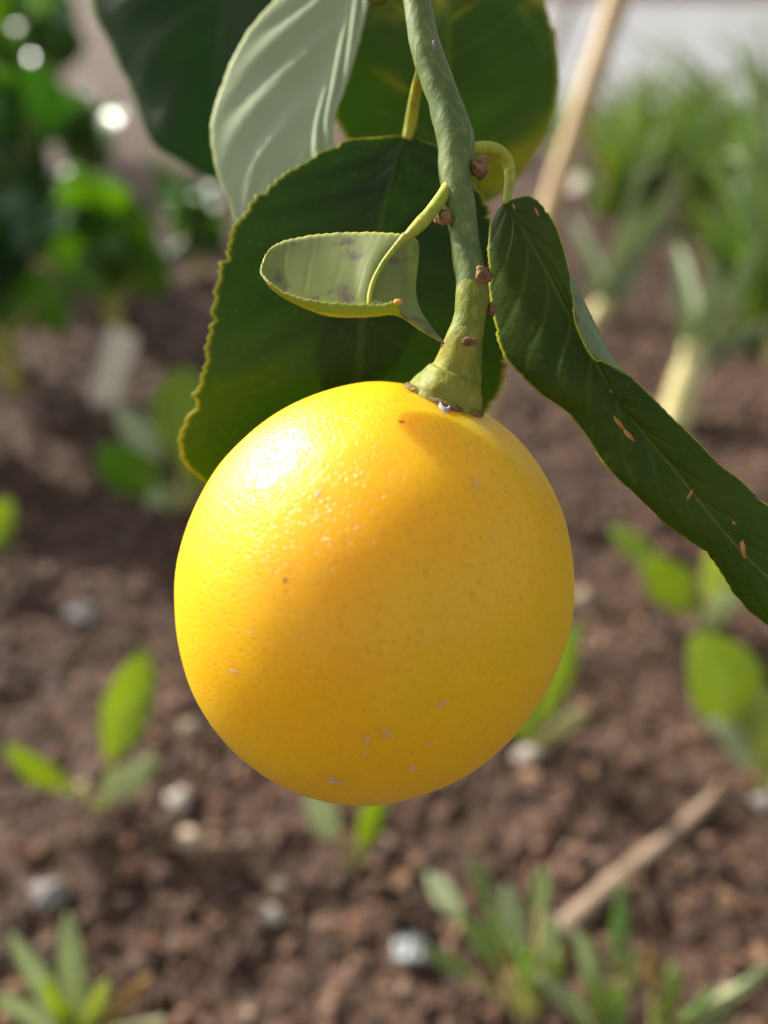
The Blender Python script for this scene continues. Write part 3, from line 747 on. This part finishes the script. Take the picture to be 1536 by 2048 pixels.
px_plant('seedling', 1545, 1585, [(1385, 1275, 165, -.03, .15, .36, 'lime', 'stem_y'), (1415, 1440, 70, -.05, .6, .3, 'pale', 'stem_y'), (1520, 1370, 110, -.03, -.3, .2, 'lime2', 'stem_y'), (1640, 1400, 100, 0, .2, .3, 'lime', 'stem_y')], 'seedling with one broad round lime leaf', 'seedling')
px_plant('weed', 165, 2085, [(135, 1825, 52, -.02, .2, .08, 'pale', None), (20, 1865, 48, -.03, .3, .08, 'pale', None), (-12, 1985, 54, -.05, .3, .08, 'pale', None), (300, 1955, 36, -.03, .4, .1, 'orange', None), (325, 2040, 44, -.06, .5, .1, 'pale', None), (90, 1960, 40, -.06, .2, .1, 'lime', None), (215, 1960, 40, -.04, .3, .1, 'lime2', None), (60, 1925, 36, .0, .3, .1, 'blade', None)], 'tuft of pale grey-green pointed leaves in dark soil', 'weed')
px_plant('weed', 1065, 2050, [(835, 1890, 40, -.02, .4, .5, 'weed', 'stem_y'), (855, 1745, 46, .02, .3, .6, 'pale', 'stem_y'), (940, 1710, 50, .02, .6, .6, 'weed', 'stem_y'), (1010, 1770, 50, .0, .2, .5, 'pale', 'stem_y'), (1085, 1730, 44, .02, -.4, .6, 'weed', 'stem_y'), (920, 1830, 56, -.01, .5, .5, 'weed', 'stem_y'), (1110, 1830, 46, -.01, .3, .4, 'pale', 'stem_y'), (1040, 1890, 60, -.04, .8, .35, 'blade2', 'stem_y'), (970, 1800, 40, .01, -.5, .5, 'blade', 'stem_y'), (1120, 1900, 60, -.05, .2, .2, 'weed', 'stem_y')], 'small-leaved spreading weed beside a scrap of plastic', 'weed')
px_plant('weed', 1225, 2100, [(1242, 1755, 46, .0, .2, .4, 'blade2', 'stem_y'), (1150, 1860, 52, -.02, .5, .4, 'pale', 'stem_y'), (1270, 1900, 60, -.04, .8, .3, 'weed', 'stem_y'), (1170, 1950, 50, -.05, .3, .2, 'weed', 'stem_y'), (1230, 1960, 56, -.06, 0, .1, 'blade2', None), (1080, 1950, 40, -.04, .6, .3, 'pale', 'stem_y')], 'weed with one upright leaf against the dry stem', 'weed')
px_plant('weed', 1315, 2095, [(1345, 1925, 70, -.03, .5, .2, 'weed', 'stem_y'), (1545, 1925, 60, -.02, .5, .25, 'pale', 'stem_y'), (1425, 1975, 56, -.05, .4, .3, 'blade2', 'stem_y'), (1296, 1885, 30, .0, .2, .5, 'orange', 'stem_y'), (1390, 2020, 50, -.06, 0, .2, 'weed', 'stem_y'), (1470, 2030, 50, -.05, .4, .3, 'weed', 'stem_y')], 'weed with a long pale leaf and an orange dry tip', 'weed')

# chard rows
def chard(px, py, hgt, nl, seed, label):
    rng = random.Random(seed); g = on_ground(px, py); g.z -= .006
    e = empty('chard_plant', g, label, 'chard', 'chard plants in the bed')
    for k in range(nl):
        a = rng.uniform(0, 6.28); sp = rng.uniform(.12, .42) * hgt; hh = hgt * rng.uniform(.5, 1.0)
        tip = g + Vector((math.cos(a) * sp, math.sin(a) * sp * .8, hh))
        o = Vector((math.cos(a) * -.05, math.sin(a) * -.05, hh * .3)) * 1.0
        vleaf(e, g, tip, rng.uniform(.075, .125), [M['chard'] if rng.random() < .5 else M['chard2']] * 2, o, rng.uniform(-1.2, 1.2), rng.uniform(.38, .55), rng.uniform(-.3, .35), 1.0, M['stem_y'], rng.uniform(.0035, .006), ruffle=.012, rng=rng, n=14)
for a in [(30, 790, .25, 10, 1, 'dark glossy chard plant with yellow stalks beside the cream marker'), (240, 690, .24, 11, 2, 'chard plant with a shiny leaf against the big dark leaf'),
          (-50, 700, .46, 13, 3, 'tall chard plant behind the lime seedling leaf'), (110, 600, .33, 10, 4, 'chard plant growing in the middle of the row'),
          (400, 560, .15, 8, 5, 'chard plant mostly hidden by the lemon tree leaves'), (-10, 480, .46, 12, 6, 'chard plant in the row next to the concrete path'), (200, 450, .27, 8, 7, 'low chard plant next to pale ground'), (50, 330, .46, 14, 8, 'chard plant standing beyond the row on pale ground'), (-130, 900, .2, 8, 9, 'low chard plant with broad leaves on the near end of the row'), (140, 300, .50, 14, 10, 'far chard plant half hidden by the shaded leaf')]:
    chard(*a)

# grasses and leeks on the right
def tuft(name, g, hgt, nb, wd, mats, seed, label, cat, group, spread=.5):
    rng = random.Random(seed); e = empty(name, g, label, cat, group)
    for k in range(nb):
        a = rng.uniform(0, 6.28); sp = rng.uniform(.1, spread) * hgt; hh = hgt * rng.uniform(.5, 1.0)
        b = g + Vector((rng.gauss(0, .008), rng.gauss(0, .008), -.003))
        tip = b + Vector((math.cos(a) * sp, math.sin(a) * sp, hh))
        bend = Vector((-math.cos(a) * sp * .3, -math.sin(a) * sp * .3, hh * rng.uniform(.1, .3)))
        if rng.random() < .35: tip.z -= hh * .3; bend = Vector((0, 0, hh * .55))
        vleaf(e, b, tip, wd * rng.uniform(.7, 1.3), M[rng.choice(mats)], bend, rng.uniform(-.9, .9), 0.0, rng.uniform(.1, .5), 5, None, name='blade', n=9, rng=rng)
    return e
rng = random.Random(5)
spots = [(1440, 570), (1520, 600), (1225, 440), (1290, 420), (1390, 440), (1480, 470), (1600, 500), (1240, 370), (1340, 350), (1440, 360), (1540, 380), (1200, 320), (1500, 700), (1600, 760), (1120, 330), (1040, 330), (1650, 380), (1560, 520), (1620, 620), (1260, 300), (1380, 290)]
for k, (x, y) in enumerate(spots):
    g = on_ground(x, y)
    tuft('grass_tuft', g, rng.uniform(.15, .30) * (1.5 if x > 1450 else 1.0), 26, .012, ['blade', 'blade', 'blade2', 'lime'] if k % 3 else ['blade', 'blade2'], 40 + k, 'long green grass tuft growing among the leeks', 'grass', 'grass tufts beside the leeks', .75)
for k, (x, y) in enumerate([(60, 330), (220, 330), (330, 400), (480, 380), (620, 420), (-40, 380), (760, 350), (900, 330)]):
    tuft('grass_tuft', on_ground(x, y), rng.uniform(.12, .2), 18, .011, ['blade2', 'blade', 'pale'], 80 + k, 'short pale grass tuft growing behind the chard row', 'grass', 'grass tufts behind the chard', .7)
def leek(bx, by, tx, ty, wpx, leaves, label):
    g = on_ground(bx, by); g.z -= .006; d0 = depth(g); top = P(tx, ty, d0 - .02)
    e = empty('leek', g, label, 'leek', 'leeks among the grass'); r0 = wpx * .5 / F * d0
    V, Fc = tube([g, g.lerp(top, .33), g.lerp(top, .66), top], [r0 * 1.15, r0, r0 * .95, r0 * .8], 14, 12, .03, 60)
    link('stalk', mkmesh('stalk', V, Fc, M['stem_w'], g), e)
    for (x, y, wp, dd, roll) in leaves:
        tip = P(x, y, d0 + dd)
        vleaf(e, g.lerp(top, .8), tip, wp / F * d0, M['leek'], Vector((0, 0, (tip - top).length * .15)), roll, 0.0, .5, 5, None)
leek(1345, 850, 1395, 690, 62, [(1440, 520, 60, -.02, .2), (1545, 450, 56, .03, .5), (1350, 480, 50, .03, -.3), (1480, 600, 46, -.08, .6), (1560, 640, 50, -.05, .3)], 'leek with a yellow-white stalk standing alone in front of the grass')
leek(1190, 640, 1215, 600, 44, [(1365, 365, 62, .02, .2), (1290, 330, 40, .06, .3), (1140, 430, 36, .02, -.3)], 'leek with one broad pale slanting leaf')
leek(1560, 720, 1545, 600, 50, [(1498, 60, 52, .02, .2), (1540, 190, 50, .05, -.3), (1430, 330, 46, -.02, .5), (1580, 80, 46, 0, .4)], 'leek with upright leaves taller than the grass')

# stakes, stem, scrap, pebbles
def rod(name, pts, rads, mat, label, cat, knots=0, seg=14):
    org = pts[0].copy()
    sh = (lambda t, a: .10 * math.exp(-((t * knots) % 1 - .5) ** 2 * 300)) if knots else None
    V, Fc = tube(pts, rads, 60, seg, .03, 40, shape=sh)
    o = link(name, mkmesh(name, V, Fc, mat, org), loc=org); return tag(o, label, cat)
b = on_ground(900, 1010); b.z -= .02
t_ = P(1290, -170, .60)
rod('garden_stake', [b, b.lerp(t_, .33), b.lerp(t_, .66), t_], [.0098, .0096, .0094, .009], M['wood'], 'tan bamboo stake leaning behind the lemon tree', 'stake', 4)
b = G(1030, 300); b.z -= .02; t_ = P(1190, -120, depth(b) - .35)
rod('stick', [b, b.lerp(t_, .35), b.lerp(t_, .7), t_], [.014, .013, .012, .010], M['dry'], 'brown stick standing behind the mottled leaf', 'stick')
# cream marker: flat board pushed into the soil
g = on_ground(188, 810); g.z -= .02; t_ = P(250, 662, depth(g) - .03); dr = (t_ - g).normalized(); sd = dr.cross(-FWD).normalized(); nn = sd.cross(dr); hw = .017; L_ = (t_ - g).length
V = []
for (a_, w_) in ((0, .45), (.25, 1), (.95, 1), (1.0, .85)):
    for (s_, z_) in ((-1, -1), (1, -1), (1, 1), (-1, 1)): V.append(g + dr * (L_ * a_) + sd * (hw * w_ * s_) + nn * (.003 * z_))
Fc = [(3, 2, 1, 0), (12, 13, 14, 15)] + [(i * 4 + j, i * 4 + (j + 1) % 4, (i + 1) * 4 + (j + 1) % 4, (i + 1) * 4 + j) for i in range(3) for j in range(4)]
tag(link('plant_marker', mkmesh('plant_marker', V, Fc, M['cream_wood'], g, smooth=False), loc=g), 'short cream wooden marker pushed into the soil by the chard', 'marker')
a, b = on_ground(1105, 1880), on_ground(1420, 1610)
a.z += .006; b.z += .006
rod('dry_stem', [a, a.lerp(b, .35) + Vector((0, 0, .003)), a.lerp(b, .7) + Vector((.003, 0, .002)), b], [.0058, .0054, .0046, .003], M['dry'], 'grey-brown dry stem lying across the soil', 'stem')
M['p_white'] = plain('pale_stone', (.34, .29, .24), (.46, .41, .35), 120, .7)
M['p_tan'] = plain('tan_stone', (.34, .25, .17), (.46, .35, .25), 120, .75)
M['p_grey'] = plain('grey_stone', (.17, .155, .145), (.26, .24, .225), 120, .7)
M['scrap'] = plain('plastic_scrap', (.36, .42, .46), (.56, .53, .48), 70, .5)
for k, (x, y, r, m, lb) in enumerate([(360, 1612, 26, 'p_white', 'white pebble on dark soil beside the three-leaved seedling'), (378, 1685, 27, 'p_tan', 'tan pebble on the soil just below the white one'),
        (1055, 1518, 26, 'p_white', 'pale pebble on the soil near the cream-leaved seedling'), (105, 1802, 30, 'p_grey', 'blue-grey pebble above the pointed pale weed'), (170, 1232, 34, 'p_grey', 'dull grey stone on soil above the seedlings'),
        (545, 1845, 28, 'p_white', 'pale rounded stone on open soil under the lemon'), (560, 1780, 24, 'p_tan', 'tan crumb-like stone on open soil under the lemon'), (1525, 1610, 26, 'p_grey', 'grey pebble at the foot of the round-leaved seedling'),
        (165, 1590, 26, 'p_tan', 'tan stone touching the three-leaved seedling'), (1170, 1195, 26, 'p_tan', 'tan stone on shaded soil beside the lemon'), (1172, 395, 40, 'p_white', 'white stone lying in the grass by the bamboo stake'), (380, 1470, 24, 'p_tan', 'tan pebble lying close to the lemon outline')]):
    g = on_ground(x, y); rr = r * .8 / F * depth(g); g.z += rr * .3
    tag(lump('pebble', g, rr, M[m], None, 20 + k, (rng.uniform(.9, 1.5), rng.uniform(.7, 1.1), rng.uniform(.6, .9)), .7, g, 3), lb, 'pebble').location = g
# crumpled plastic scrap
g = on_ground(822, 1920); rows = []
for i in range(13):
    rows.append([])
    for j in range(9):
        q = Vector(((i - 6) * .0015 * (1 + .4 * noise.noise(Vector((j * .6, i * .2, 1)))), (j - 4) * .0014 * (1 + .6 * noise.noise(Vector((i * .5, 0, 7)))), .008 + .007 * noise.noise(Vector((i * .5, j * .5, 3))) - .0004 * (i - 6) ** 2 * .3))
        rows[-1].append((g + q, i / 12, j / 8))
tag(link('plastic_scrap', sheet(rows, .0004, [M['scrap'], M['scrap']], 'plastic_scrap', g), loc=g), 'crumpled white and pale blue plastic scrap on the soil', 'scrap')
